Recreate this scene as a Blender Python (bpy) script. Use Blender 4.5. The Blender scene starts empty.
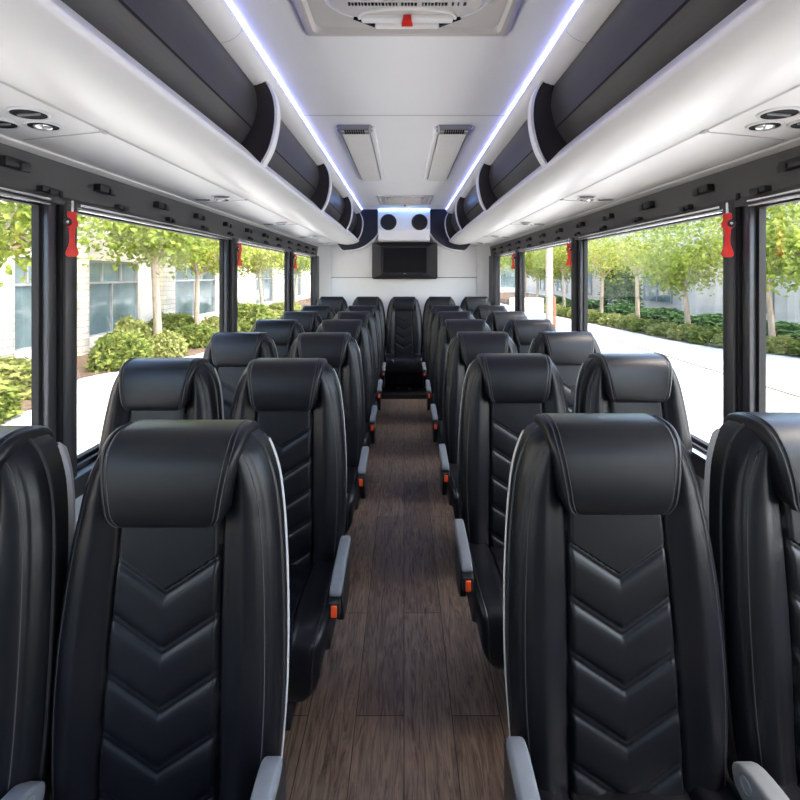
import bpy, bmesh, math, random
from math import sin, cos, pi, sqrt, radians
from mathutils import Vector

C = bpy.context.scene.collection
EYE = 1.425
FPX = 470.0
ORD = ['first', 'second', 'third', 'fourth', 'fifth', 'sixth', 'seventh', 'eighth', 'ninth']

# ------------------------------------------------------------------ materials
def mat(name, col, rough=0.5, spec=0.5, metal=0.0, emit=None, es=0.0, coat=0.0, sub=None):
    m = bpy.data.materials.new(name); m.use_nodes = True
    b = m.node_tree.nodes['Principled BSDF']
    b.inputs['Base Color'].default_value = (*col, 1)
    b.inputs['Roughness'].default_value = rough
    b.inputs['Specular IOR Level'].default_value = spec
    b.inputs['Metallic'].default_value = metal
    b.inputs['Coat Weight'].default_value = coat
    if emit:
        b.inputs['Emission Color'].default_value = (*emit, 1)
        b.inputs['Emission Strength'].default_value = es
    return m

def nodes(m):
    nt = m.node_tree
    return nt, nt.nodes['Principled BSDF'], nt.nodes.new, nt.links.new

def add_noise(m, scale, c1, c2, bump=0.0, bscale=None, stretch=None, rough=None, dist=0.002):
    nt, b, N, L = nodes(m)
    tc = N('ShaderNodeTexCoord'); mp = N('ShaderNodeMapping')
    L(tc.outputs['Object'], mp.inputs['Vector'])
    if stretch: mp.inputs['Scale'].default_value = stretch
    n = N('ShaderNodeTexNoise'); n.inputs['Scale'].default_value = scale; n.inputs['Detail'].default_value = 5
    L(mp.outputs[0], n.inputs['Vector'])
    if c1:
        r = N('ShaderNodeValToRGB'); r.color_ramp.elements[0].position = 0.3; r.color_ramp.elements[1].position = 0.7
        r.color_ramp.elements[0].color = (*c1, 1); r.color_ramp.elements[1].color = (*c2, 1)
        L(n.outputs['Fac'], r.inputs['Fac']); L(r.outputs['Color'], b.inputs['Base Color'])
    if bump:
        n2 = N('ShaderNodeTexNoise'); n2.inputs['Scale'].default_value = bscale or scale; n2.inputs['Detail'].default_value = 4
        L(mp.outputs[0], n2.inputs['Vector'])
        bp = N('ShaderNodeBump'); bp.inputs['Strength'].default_value = bump; bp.inputs['Distance'].default_value = dist
        L(n2.outputs['Fac'], bp.inputs['Height']); L(bp.outputs['Normal'], b.inputs['Normal'])
    return m

M = {}
M['leather'] = add_noise(mat('black_leather', (.005, .0054, .0072), .37, .30), 9, (.0043, .0047, .0063), (.0057, .0062, .0081), .09, 420, dist=.001)
M['piping'] = mat('leather_piping', (.016, .0165, .018), .4, .4)
M['thread'] = mat('grey_thread', (.06, .06, .063), .7, .2)
M['shell'] = mat('grey_seat_shell', (.5, .5, .49), .38, .5)
M['arm'] = add_noise(mat('grey_arm_pad', (.155, .168, .178), .5, .4), 40, (.145, .158, .168), (.165, .178, .188))
M['blackplastic'] = mat('black_plastic', (.012, .012, .013), .42, .5)
M['orange'] = mat('orange_button', (.9, .09, .02), .35, .5)
M['legmetal'] = mat('seat_base_metal', (.03, .03, .032), .45, .5, .3)
M['white'] = add_noise(mat('white_moulded_panel', (.74, .735, .72), .45, .4), 3, (.73, .725, .71), (.75, .745, .73))
M['bin'] = add_noise(mat('white_bin_panel', (.72, .715, .70), .36, .5), 3, (.71, .705, .69), (.73, .725, .71))
M['ceil'] = add_noise(mat('white_ceiling_panel', (.86, .86, .86), .5, .35), 2, (.85, .85, .85), (.87, .87, .87))
M['rearwall'] = add_noise(mat('rear_wall_panel', (.76, .76, .75), .5, .35), 2, (.75, .75, .74), (.77, .77, .76))
M['seam'] = mat('panel_seam', (.16, .16, .16), .7, .2)
M['softseam'] = mat('pale_panel_seam', (.5, .49, .48), .6, .3)
M['door'] = add_noise(mat('charcoal_bin_door', (.036, .034, .032), .36, .35), 160, (.033, .031, .029), (.039, .037, .035), stretch=(1, .05, 1))
M['bracket'] = mat('dark_brown_bracket', (.016, .012, .011), .4, .5)
M['endcap'] = mat('dark_navy_fabric', (.014, .016, .026), .6, .3)
M['trim'] = add_noise(mat('charcoal_pillar_trim', (.036, .035, .038), .38, .4), 300, (.034, .033, .036), (.038, .037, .04), .05, 900, dist=.001)
M['header'] = add_noise(mat('charcoal_header', (.066, .065, .066), .45, .4), 300, (.062, .061, .062), (.07, .069, .07), .05, 900, dist=.001)
M['winframe'] = mat('window_frame_grey', (.06, .06, .064), .35, .5, .4)
M['rubber'] = mat('black_rubber', (.006, .006, .006), .6, .3)
M['chrome'] = mat('bright_aluminium', (.82, .83, .85), .2, .5, 1.0)
M['wallgrey'] = add_noise(mat('grey_side_wall', (.45, .46, .47), .55, .3), 4, (.44, .45, .46), (.46, .47, .48))
M['red'] = mat('red_plastic', (.58, .016, .010), .32, .5)
M['screen'] = mat('tv_screen_glass', (.004, .004, .006), .16, .3)
M['tvframe'] = mat('black_tv_frame', (.012, .011, .011), .4, .5)
M['logo'] = mat('logo_silver', (.7, .7, .7), .4)
M['mesh'] = add_noise(mat('speaker_mesh', (.012, .012, .014), .6, .3), 400, (.006, .006, .007), (.02, .02, .022))
M['hatch'] = mat('hatch_plastic', (.56, .53, .51), .45, .4)
M['hatchdark'] = mat('hatch_dark', (.01, .01, .01), .7, .2)
M['diffuser'] = mat('lamp_diffuser', (.64, .63, .61), .5, .4, emit=(1, .97, .92), es=.02)
M['lampframe'] = mat('lamp_frame', (.6, .6, .6), .4, .5)
M['lampcap'] = mat('lamp_end_cap', (.22, .22, .225), .4, .5)
M['readlens'] = mat('reading_lens', (.75, .75, .75), .15, .6, .6)
M['led'] = mat('led_strip_violet', (.9, .9, 1), .5, emit=(.2, .24, 1.0), es=4.8)
M['ledrear'] = mat('led_strip_blue', (.9, .9, 1), .5, emit=(.12, .38, 1.0), es=4.5)

# leather diamond gloss is left to the renderer; floor planks
def floor_mat():
    m = mat('dark_wood_planks', (.05, .03, .02), .42, .4)
    nt, b, N, L = nodes(m)
    tc = N('ShaderNodeTexCoord'); mp = N('ShaderNodeMapping'); mp.inputs['Rotation'].default_value = (0, 0, pi / 2)
    mp.inputs['Location'].default_value = (0.27, 0.0, 0)
    L(tc.outputs['Object'], mp.inputs['Vector'])
    br = N('ShaderNodeTexBrick'); br.offset = .37; br.inputs['Scale'].default_value = 1
    br.inputs['Brick Width'].default_value = 1.25; br.inputs['Row Height'].default_value = .155
    br.inputs['Mortar Size'].default_value = .0016; br.inputs['Mortar Smooth'].default_value = .1; br.inputs['Bias'].default_value = 0
    br.inputs['Color1'].default_value = (.125, .086, .060, 1); br.inputs['Color2'].default_value = (.195, .139, .099, 1)
    br.inputs['Mortar'].default_value = (.03, .019, .014, 1)
    L(mp.outputs[0], br.inputs['Vector'])
    mg = N('ShaderNodeMapping'); mg.inputs['Scale'].default_value = (17, 1.5, 1); L(tc.outputs['Object'], mg.inputs['Vector'])
    w = N('ShaderNodeTexNoise'); w.inputs['Scale'].default_value = 3.2; w.inputs['Detail'].default_value = 9; w.inputs['Roughness'].default_value = .66
    w.inputs['Distortion'].default_value = 2.2
    L(mg.outputs[0], w.inputs['Vector'])
    r = N('ShaderNodeValToRGB'); r.color_ramp.elements[0].position = .34; r.color_ramp.elements[0].color = (.36, .345, .335, 1)
    r.color_ramp.elements[1].position = .62; r.color_ramp.elements[1].color = (1.45, 1.43, 1.4, 1)
    L(w.outputs['Fac'], r.inputs['Fac'])
    mx = N('ShaderNodeMix'); mx.data_type = 'RGBA'; mx.blend_type = 'MULTIPLY'; mx.inputs[0].default_value = 1
    L(br.outputs['Color'], mx.inputs[6]); L(r.outputs['Color'], mx.inputs[7])
    L(mx.outputs[2], b.inputs['Base Color'])
    bp = N('ShaderNodeBump'); bp.inputs['Strength'].default_value = .15; bp.inputs['Distance'].default_value = .002
    L(w.outputs['Fac'], bp.inputs['Height']); L(bp.outputs['Normal'], b.inputs['Normal'])
    return m
M['floor'] = floor_mat()

def glass_mat(name, tint, refl=.5):
    m = bpy.data.materials.new(name); m.use_nodes = True
    nt = m.node_tree; nt.nodes.clear(); N = nt.nodes.new; L = nt.links.new
    o = N('ShaderNodeOutputMaterial'); t = N('ShaderNodeBsdfTransparent'); t.inputs[0].default_value = (*tint, 1)
    g = N('ShaderNodeBsdfGlossy'); g.inputs['Roughness'].default_value = .02
    lw = N('ShaderNodeFresnel'); lw.inputs['IOR'].default_value = 1.3
    mu = N('ShaderNodeMath'); mu.operation = 'MULTIPLY'; mu.inputs[1].default_value = refl
    mx = N('ShaderNodeMixShader')
    L(lw.outputs[0], mu.inputs[0]); L(mu.outputs[0], mx.inputs[0]); L(t.outputs[0], mx.inputs[1]); L(g.outputs[0], mx.inputs[2])
    L(mx.outputs[0], o.inputs[0])
    return m
M['glass'] = glass_mat('tinted_window_glass', (.97, .98, .97), .22)

M['screenglass'] = glass_mat('dark_windscreen_glass', (.35, .37, .37), .3)
# outdoor materials
M['paving'] = add_noise(mat('pale_concrete', (.50, .485, .46), .8, .2), .8, (.47, .455, .43), (.53, .515, .49), .1, 30)
M['joint'] = mat('paving_joint', (.10, .075, .06), .9, .1)
M['mulch'] = add_noise(mat('bark_mulch', (.10, .07, .05), .95, .1), 14, (.06, .042, .03), (.15, .105, .075), .8, 20, dist=.02)
def stone_mat():
    m = mat('rough_cream_stone', (.7, .64, .55), .85, .2)
    nt, b, N, L = nodes(m)
    tc = N('ShaderNodeTexCoord')
    sp = N('ShaderNodeSeparateXYZ'); L(tc.outputs['Object'], sp.inputs[0])
    cb = N('ShaderNodeCombineXYZ'); L(sp.outputs['Y'], cb.inputs['X']); L(sp.outputs['Z'], cb.inputs['Y'])
    br = N('ShaderNodeTexBrick'); br.inputs['Scale'].default_value = 1; br.inputs['Brick Width'].default_value = .5; br.inputs['Row Height'].default_value = .17
    br.inputs['Mortar Size'].default_value = .012; br.inputs['Color1'].default_value = (.50, .455, .385, 1); br.inputs['Color2'].default_value = (.60, .55, .47, 1)
    br.inputs['Mortar'].default_value = (.36, .31, .25, 1)
    L(cb.outputs[0], br.inputs['Vector']); L(br.outputs['Color'], b.inputs['Base Color'])
    n = N('ShaderNodeTexNoise'); n.inputs['Scale'].default_value = 7; n.inputs['Detail'].default_value = 5; L(tc.outputs['Object'], n.inputs['Vector'])
    bp = N('ShaderNodeBump'); bp.inputs['Strength'].default_value = .6; bp.inputs['Distance'].default_value = .04
    L(n.outputs['Fac'], bp.inputs['Height']); L(bp.outputs['Normal'], b.inputs['Normal'])
    return m
M['stone'] = stone_mat()
M['render'] = add_noise(mat('cream_cladding', (.56, .52, .455), .8, .2), 1.5, (.53, .495, .43), (.59, .55, .48))
M['greypanel'] = add_noise(mat('grey_cladding', (.50, .465, .405), .8, .2), 1.5, (.47, .44, .38), (.53, .49, .43))
M['bwin'] = add_noise(mat('building_glass', (.10, .14, .15), .08, .6), .5, (.05, .08, .085), (.2, .26, .27))
M['bwinframe'] = mat('building_window_frame', (.26, .26, .26), .5, .4)
M['bark'] = add_noise(mat('pale_bark', (.36, .29, .21), .9, .1), 12, (.27, .21, .15), (.44, .36, .27), .5, 30, stretch=(1, 1, .2), dist=.01)
M['pole'] = add_noise(mat('pale_wood_pole', (.3, .25, .19), .8, .2), 10, (.26, .215, .16), (.34, .285, .22), stretch=(1, 1, .1))
M['brownpost'] = mat('rust_brown_post', (.2, .085, .05), .7, .3)

def leaf_mat(name, c1, c2, trans=.5):
    m = bpy.data.materials.new(name); m.use_nodes = True
    nt = m.node_tree; nt.nodes.clear(); N = nt.nodes.new; L = nt.links.new
    o = N('ShaderNodeOutputMaterial'); d = N('ShaderNodeBsdfDiffuse'); t = N('ShaderNodeBsdfTranslucent'); mx = N('ShaderNodeMixShader')
    tc = N('ShaderNodeTexCoord'); n = N('ShaderNodeTexNoise'); n.inputs['Scale'].default_value = 7; n.inputs['Detail'].default_value = 6
    r = N('ShaderNodeValToRGB'); r.color_ramp.elements[0].position = .35; r.color_ramp.elements[1].position = .65
    r.color_ramp.elements[0].color = (*c1, 1); r.color_ramp.elements[1].color = (*c2, 1)
    L(tc.outputs['Object'], n.inputs['Vector']); L(n.outputs['Fac'], r.inputs['Fac'])
    L(r.outputs[0], d.inputs[0]); L(r.outputs[0], t.inputs[0]); mx.inputs[0].default_value = trans
    L(d.outputs[0], mx.inputs[1]); L(t.outputs[0], mx.inputs[2]); L(mx.outputs[0], o.inputs[0])
    return m
M['leaf'] = leaf_mat('bright_tree_leaves', (.10, .15, .02), (.33, .38, .08), .5)
M['leafy'] = leaf_mat('yellow_tree_leaves', (.16, .20, .03), (.42, .43, .10), .5)
M['bush'] = leaf_mat('bush_leaves', (.075, .11, .025), (.27, .30, .08), .4)
M['bushyellow'] = leaf_mat('pale_bush_leaves', (.14, .17, .04), (.38, .38, .14), .4)
M['darkleaf'] = leaf_mat('dark_conifer_leaves', (.035, .075, .03), (.09, .15, .06), .3)

# ------------------------------------------------------------------ mesh helpers
class MB:
    def __init__(s): s.v = []; s.f = []
    def add(s, vs, fs):
        o = len(s.v); s.v += [tuple(v) for v in vs]; s.f += [tuple(i + o for i in f) for f in fs]; return s
    def box(s, x0, x1, y0, y1, z0, z1, bev=0.0, seg=2):
        if bev <= 0:
            vs = [(x, y, z) for x in (x0, x1) for y in (y0, y1) for z in (z0, z1)]
            return s.add(vs, [(0, 1, 3, 2), (4, 6, 7, 5), (0, 4, 5, 1), (2, 3, 7, 6), (0, 2, 6, 4), (1, 5, 7, 3)])
        bm = bmesh.new(); bmesh.ops.create_cube(bm, size=1)
        for v in bm.verts:
            v.co = ((x0 + x1) / 2 + v.co.x * (x1 - x0), (y0 + y1) / 2 + v.co.y * (y1 - y0), (z0 + z1) / 2 + v.co.z * (z1 - z0))
        bmesh.ops.bevel(bm, geom=bm.edges[:], offset=bev, segments=seg, profile=.5, affect='EDGES')
        bm.verts.ensure_lookup_table(); bm.verts.index_update()
        s.add([v.co[:] for v in bm.verts], [[v.index for v in f.verts] for f in bm.faces]); bm.free(); return s
    def grid(s, rows, closed_u=False):
        nr, nc = len(rows), len(rows[0]); vs = [p for r in rows for p in r]; fs = []
        for i in range(nr - 1):
            for j in range(nc - 1 if not closed_u else nc):
                k = (j + 1) % nc
                fs.append((i * nc + j, i * nc + k, (i + 1) * nc + k, (i + 1) * nc + j))
        return s.add(vs, fs)
    def tube(s, pts, r, n=6, cap=True):
        pts = [Vector(p) for p in pts]; rows = []
        rr = r if isinstance(r, (list, tuple)) else [r] * len(pts)
        for i, p in enumerate(pts):
            t = (pts[min(i + 1, len(pts) - 1)] - pts[max(i - 1, 0)]).normalized()
            a = Vector((0, 0, 1)) if abs(t.z) < .9 else Vector((1, 0, 0))
            u = t.cross(a).normalized(); w = t.cross(u)
            rows.append([tuple(p + rr[i] * (u * cos(2 * pi * k / n) + w * sin(2 * pi * k / n))) for k in range(n)])
        o = len(s.v); s.grid(rows, True)
        if cap:
            s.f.append(tuple(o + k for k in range(n))); s.f.append(tuple(o + (len(rows) - 1) * n + k for k in range(n)))
        return s
    def lathe(s, prof, center, axis='z', n=32):
        rows = []
        for (r, h) in prof:
            row = []
            for k in range(n):
                a = 2 * pi * k / n; c, d = r * cos(a), r * sin(a)
                row.append({'z': (c, d, h), 'y': (c, h, d), 'x': (h, c, d)}[axis])
            rows.append([tuple(center[i] + q[i] for i in range(3)) for q in row])
        return s.grid(rows, True)
    def prism(s, outline, y0, y1, cap=True):
        """outline in (x, z), swept along y"""
        n = len(outline)
        o = len(s.v); s.v += [(x, y0, z) for x, z in outline] + [(x, y1, z) for x, z in outline]
        for i in range(n):
            j = (i + 1) % n; s.f.append((o + i, o + j, o + n + j, o + n + i))
        if cap:
            s.f.append(tuple(o + i for i in range(n))); s.f.append(tuple(o + n + i for i in range(n)))
        return s
    def sheet(s, line, y0, y1, ny=1):
        rows = [[(x, y0 + (y1 - y0) * k / ny, z) for x, z in line] for k in range(ny + 1)]
        return s.grid(rows)
    def build(s, name, m, parent=None, loc=(0, 0, 0), smooth=True, ang=38):
        me = bpy.data.meshes.new(name); me.from_pydata(s.v, [], s.f); me.update()
        bm = bmesh.new(); bm.from_mesh(me); bmesh.ops.recalc_face_normals(bm, faces=bm.faces[:]); bm.to_mesh(me); bm.free()
        me.materials.append(m)
        if smooth:
            me.shade_smooth(); me.set_sharp_from_angle(angle=radians(ang))
        o = bpy.data.objects.new(name, me); C.objects.link(o); o.location = loc
        if parent: o.parent = parent
        return o

def empty(name, loc=(0, 0, 0), label=None, cat=None, group=None, kind=None):
    o = bpy.data.objects.new(name, None); o.empty_display_size = .1; C.objects.link(o); o.location = loc
    return tag(o, label, cat, group, kind)
def tag(o, label=None, cat=None, group=None, kind=None):
    if label: o['label'] = label
    if cat: o['category'] = cat
    if group: o['group'] = group
    if kind: o['kind'] = kind
    return o
def struct(o, label=None, cat=None): return tag(o, label, cat, kind='structure')
def kids(o): return [c for c in bpy.data.objects if c.parent == o]
def copy_tree(o, parent=None):
    c = o.copy(); C.objects.link(c)
    if parent: c.parent = parent
    for ch in kids(o): copy_tree(ch, c)
    return c
def catmull(P, n):
    out = []; m = len(P) - 1
    for k in range(n + 1):
        t = k / n * m; i = min(int(t), m - 1); f = t - i
        p0, p1, p2, p3 = P[max(i - 1, 0)], P[i], P[i + 1], P[min(i + 2, m)]
        out.append(tuple(.5 * (2 * b + (c - a) * f + (2 * a - 5 * b + 4 * c - d) * f * f + (3 * b - 3 * c + d - a) * f ** 3) for a, b, c, d in zip(p0, p1, p2, p3)))
    return out
def clamp(x, a=0., b=1.): return max(a, min(b, x))
def sstep(x): x = clamp(x); return x * x * (3 - 2 * x)
def rnd(e): e = clamp(e); return sqrt(max(0, 1 - (1 - e) ** 2))     # quarter-round 0..1

# ------------------------------------------------------------------ seat
Y0 = .08
def lean(z): return -.115 * (1.1 - z) + Y0 - .008 * sin(pi * clamp((z - .43) / .5))
ZB, ZT, HW = .34, 1.088, .206
WT = [(.30, .208), (.40, .218), (.55, .227), (.70, .226), (.85, .216), (.95, .203), (1.0, .192), (1.05, .171), (1.075, .150), (1.09, .126)]
def W(z):
    for k in range(len(WT) - 1):
        (za, wa), (zb, wb) = WT[k], WT[k + 1]
        if z <= zb or k == len(WT) - 2:
            z0, w0 = WT[max(k - 1, 0)]; z3, w3 = WT[min(k + 2, len(WT) - 1)]
            t = clamp((z - za) / (zb - za)); h = zb - za
            ma = (wb - w0) / (zb - z0) * h; mb = (w3 - wa) / (z3 - za) * h
            return (2 * t ** 3 - 3 * t * t + 1) * wa + (t ** 3 - 2 * t * t + t) * ma + (3 * t * t - 2 * t ** 3) * wb + (t ** 3 - t * t) * mb
PANEL = .105
def front_depth(x, z):
    """how far the upholstery stands in front of the back plane"""
    ax = abs(x); w = W(z); pn = PANEL + .012 * clamp((.9 - z) / .45)
    e = min(w - ax, (ZT - z) * 1.1 + .004)
    F = .074 - .040 * (1 - rnd(e / .042))
    t = (ax - pn) / max(.01, w - pn)
    if t > 0:
        F += .019 * sstep(t / .5) * (1 - .8 * sstep((t - .42) / .58))
    else:
        c = z - .62 * ax - .357
        p = (c % .107) / .107
        if c > 4 * .107 + .014: p = .565 + .43 * clamp((c - .442) / .3)
        fade = sstep((pn - ax) / .012)
        if p < .13:
            b = p / .13; F += fade * (.0035 * sqrt(max(0, 1 - (2 * b - 1) ** 2)) - .001)
        else:
            b = (p - .13) / .87
            F += fade * .0085 * (max(0, 1 - abs(2 * b - 1) ** 3.6)) ** .5
        F -= .003 * (1 - fade)
    F -= .007 * math.exp(-((ax - pn) / .0035) ** 2)
    # outer welt seam a little inside the edge
    F -= .0035 * math.exp(-((w - ax - .020) / .0030) ** 2) * sstep((ax - pn) / .03)
    return F

def seat_back_mesh():
    NX, NZ = 128, 262; rows = []
    for i in range(NZ + 1):
        z = ZB + (ZT - ZB) * i / NZ; w = W(z)
        rows.append([(w * (2 * j / NX - 1), lean(z) - front_depth(w * (2 * j / NX - 1), z), z) for j in range(NX + 1)])
    m = MB().grid(rows)
    loop = [r[0] for r in rows] + rows[-1][1:-1] + [r[-1] for r in reversed(rows)]
    back = [(x * .985, lean(z) + .022, z - (.004 if z > 1.07 else 0)) for x, y, z in loop]
    mid = [(x * 1.004, (p[1] * .5 + b[1] * .5), z) for (x, y, z), b, p in zip(loop, back, loop)]
    m.grid([loop, mid, back])
    return m, loop

def sweep_body(path, halfw, centre, NX=40, edge=.22, amt=.3, bump=None):
    """path of (y, z) points swept across x, its rim rounded in towards centre(y, z)"""
    rows = []
    for j in range(NX + 1):
        u = 2 * j / NX - 1; au = abs(u)
        s = 1 - amt * (1 - sqrt(max(0, 1 - max(0, (au - (1 - edge)) / edge) ** 2)))
        row = []
        for k, (y, z) in enumerate(path):
            cy, cz = centre(y, z); x = u * halfw(y, z)
            yy, zz = cy + (y - cy) * s, cz + (z - cz) * s
            if bump:
                dy, dz = bump(x, y, z); yy += dy; zz += dz
            row.append((x, yy, zz))
        rows.append(row)
    def cap(row, q, sx):
        ys = [p[1] for p in row]; zs = [p[2] for p in row]
        out = []
        for p, (y, z) in zip(row, path):
            cy, cz = centre(y, z)
            out.append((p[0] + sx * .003 * (1 - q), cy + (p[1] - cy) * q, cz + (p[2] - cz) * q))
        return out
    rows = [cap(rows[0], .08, -1), cap(rows[0], .6, -1)] + rows + [cap(rows[-1], .6, 1), cap(rows[-1], .08, 1)]
    return rows

def build_seat():
    """one seat, facing -y, origin on the floor under it"""
    root = empty('bus_seat')
    m, loop = seat_back_mesh()
    back = m.build('backrest', M['leather'], root, ang=60)
    pm = MB(); off = [(x * 1.004, y + .006, z) for x, y, z in loop[::3]]
    pm.tube(off, .0042, 6)
    pm.build('piping', M['piping'], back)
    # stitched seam lines beside the welt
    for sx in (-1, 1):
        line = []; st = MB()
        for i in range(60):
            z = .40 + (1.055 - .40) * i / 59; x = sx * (W(z) - .0245)
            line.append((x, lean(z) - front_depth(x, z) - .0004, z))
        st.tube(line, .0011, 4)
        st.build('stitching', M['thread'], back)
    # grey hard shell wrapping the rear
    rows = []; NZ, NX = 50, 30
    for i in range(NZ + 1):
        z = .32 + (1.052 - .32) * i / NZ; w = W(z) - .002
        r = []
        for j in range(NX + 1):
            x = w * (2 * j / NX - 1); e = min(w - abs(x), (1.054 - z))
            r.append((x, lean(z) + .030 + .038 * rnd(e / .06), z))
        rows.append(r)
    lp = [r[0] for r in rows] + rows[-1][1:-1] + [r[-1] for r in reversed(rows)]
    sh = MB().grid(rows).grid([[(x, y - .022, z) for x, y, z in lp], lp]); 
    sh.build('back_shell', M['shell'], root, ang=60)
    # headrest pillow
    P = [(-.060, .942), (-.080, .926), (-.096, .922), (-.110, .931), (-.118, .960), (-.120, 1.005), (-.114, 1.052), (-.096, 1.083), (-.065, 1.099), (-.015, 1.100), (.03, 1.090), (.058, 1.060), (.062, 1.005), (.055, .97)]
    path = [(y + lean(z), z) for y, z in catmull(P, 64)]
    def hw(y, z):
        q = .117 + .026 * clamp((z - .922) / .15)
        if z < .957: q -= .024 * (1 - sqrt(max(0, 1 - ((.957 - z) / .036) ** 2)))
        return q
    cen = lambda y, z: (lean(clamp(z, .95, 1.05)) - .04, clamp(z, .96, 1.055))
    def pb(x, y, z):
        e = hw(y, z) - abs(x)
        g = math.exp(-((e - .017) / .0032) ** 2)
        return (.0028 * g if y < lean(z) - .05 else 0, -.0022 * g if z > 1.08 else 0)
    prow = sweep_body(path, hw, cen, NX=84, edge=.14, amt=.24, bump=pb)
    pil = MB().grid(prow).build('headrest', M['leather'], root, ang=70)
    L = len(prow)
    for j0 in (2 + 4, 2 + 7, L - 3 - 4, L - 3 - 7):
        ln = []; st = MB()
        for k in range(5, 46):
            x, y, z = prow[j0][k]; c = cen(y, z); d = Vector((0, y - c[0], z - c[1])).normalized() * .0006
            ln.append((x, y + d.y, z + d.z))
        st.tube(ln, .0010, 4)
        st.build('stitching', M['thread'], pil)
    # cushion
    P = [(.0, .375), (-.10, .388), (-.20, .400), (-.30, .408), (-.395, .406), (-.445, .388), (-.468, .350), (-.472, .295), (-.460, .240), (-.425, .208), (-.36, .200), (-.2, .200), (.0, .205)]
    path = catmull(P, 70)
    hw = lambda y, z: .226 - .016 * clamp((-.36 - y) / .115) ** 2 - .045 * clamp((.30 - z) / .09) ** 2
    cen = lambda y, z: (clamp(y, -.375, -.05), .31)
    def cb(x, y, z):
        if z < .33: return (0, 0)
        ax = abs(x); b = .014 * sstep((ax - .115) / .03) - .010 * math.exp(-((ax - .122) / .004) ** 2)
        if ax < .115: b += .006 * abs(sin((y + .05 + .5 * ax) * pi / .085)) ** .5 - .006
        k = clamp((z - .33) / .05)
        return (-b * .4 * clamp((-.38 - y) / .05) * k, b * k)
    MB().grid(sweep_body(path, hw, cen, NX=90, edge=.17, amt=.27, bump=cb)).build('cushion', M['leather'], root, ang=70)
    rows = sweep_body(path, hw, cen, NX=90, edge=.17, amt=.27, bump=cb)
    for j0 in (6, len(rows) - 7):
        pp = MB().tube([(x, y, z + .001) for x, y, z in rows[j0][4:46]], .0028, 5)
        pp.build('cushion_piping', M['piping'], root)
    # base: pan and two legs on floor rails
    MB().box(-.17, .17, -.36, -.02, .175, .212, .01).build('seat_pan', M['legmetal'], root)
    for x in (-.07, .07):
        a = .07 if x > 0 else -.07
        lg = side_profile(x - .022, x + .022, [(-.30, 0), (-.02, 0), (-.02, .03), (-.12, .045), (-.11, .18), (-.21, .18), (-.20, .045), (-.30, .03)], .004)
        lg.build('leg', M['legmetal'], root)
    return root

def side_profile(x0, x1, outline, bev=.008):
    """rounded slab: outline in (y, z) between x0 and x1"""
    bm = bmesh.new(); vs = [bm.verts.new((x0, y, z)) for y, z in outline]; f = bm.faces.new(vs)
    r = bmesh.ops.extrude_face_region(bm, geom=[f])
    bmesh.ops.translate(bm, verts=[v for v in r['geom'] if isinstance(v, bmesh.types.BMVert)], vec=(x1 - x0, 0, 0))
    if bev:
        ed = [e for e in bm.edges if abs(e.verts[0].co.x - e.verts[1].co.x) < 1e-6]
        bmesh.ops.bevel(bm, geom=ed, offset=bev, segments=3, profile=.5, affect='EDGES')
    bm.verts.index_update(); m = MB().add([v.co[:] for v in bm.verts], [[v.index for v in f.verts] for f in bm.faces]); bm.free(); return m

def add_arms(root, s):
    """s=+1: aisle lies on the seat's +x side"""
    xc = s * .249
    pad = catmull([(-.265, .572), (-.262, .590), (-.285, .602), (-.33, .600), (-.39, .592), (-.435, .584), (-.455, .575), (-.46, .560), (-.445, .550), (-.40, .556), (-.32, .566), (-.275, .566)], 44)
    pad = [((y + .265) * 1.30 - .165, z - .058) for y, z in pad[:-1]]
    side_profile(xc - .017, xc + .017, pad, .007).build('armrest', M['arm'], root)
    low = [(-.28, .565), (-.38, .557), (-.45, .552), (-.458, .53), (-.445, .512), (-.40, .505), (-.35, .48), (-.32, .42), (-.28, .40), (-.22, .40), (-.20, .44), (-.20, .5), (-.24, .55)]
    low = [((y + .265) * 1.30 - .165, z - .058 if z > .45 else z - .12) for y, z in low]
    br = side_profile(.228 if s > 0 else -.252, .252 if s > 0 else -.228, low, .005).build('arm_bracket', M['blackplastic'], root)
    bk = MB().box(xc - .017, xc + .015, -.437, -.405, .448, .494, .005).build('belt_buckle', M['blackplastic'], root)
    MB().box(xc - .009, xc + .008, -.442, -.433, .454, .487, .003).build('release_button', M['orange'], bk)
    # inner armrest between the pair, lower
    xi = -s * .226
    pad2 = [(y + .01, z - .105) for y, z in catmull([(-.10, .470), (-.09, .505), (-.13, .532), (-.22, .540), (-.32, .535), (-.42, .527), (-.47, .515), (-.475, .495), (-.45, .485), (-.3, .492), (-.17, .490), (-.13, .462), (-.10, .47)], 44)[:-1]]
    a2 = side_profile(xi - .022, xi + .022, pad2, .008).build('armrest', M['arm'], root)
    MB().lathe([(0, .0025), (.012, .0025), (.014, 0), (.014, -.003)], (xi + s * .0225, -.125, .403), 'x', 20).build('pivot_cap', M['lampcap'], a2)

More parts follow.
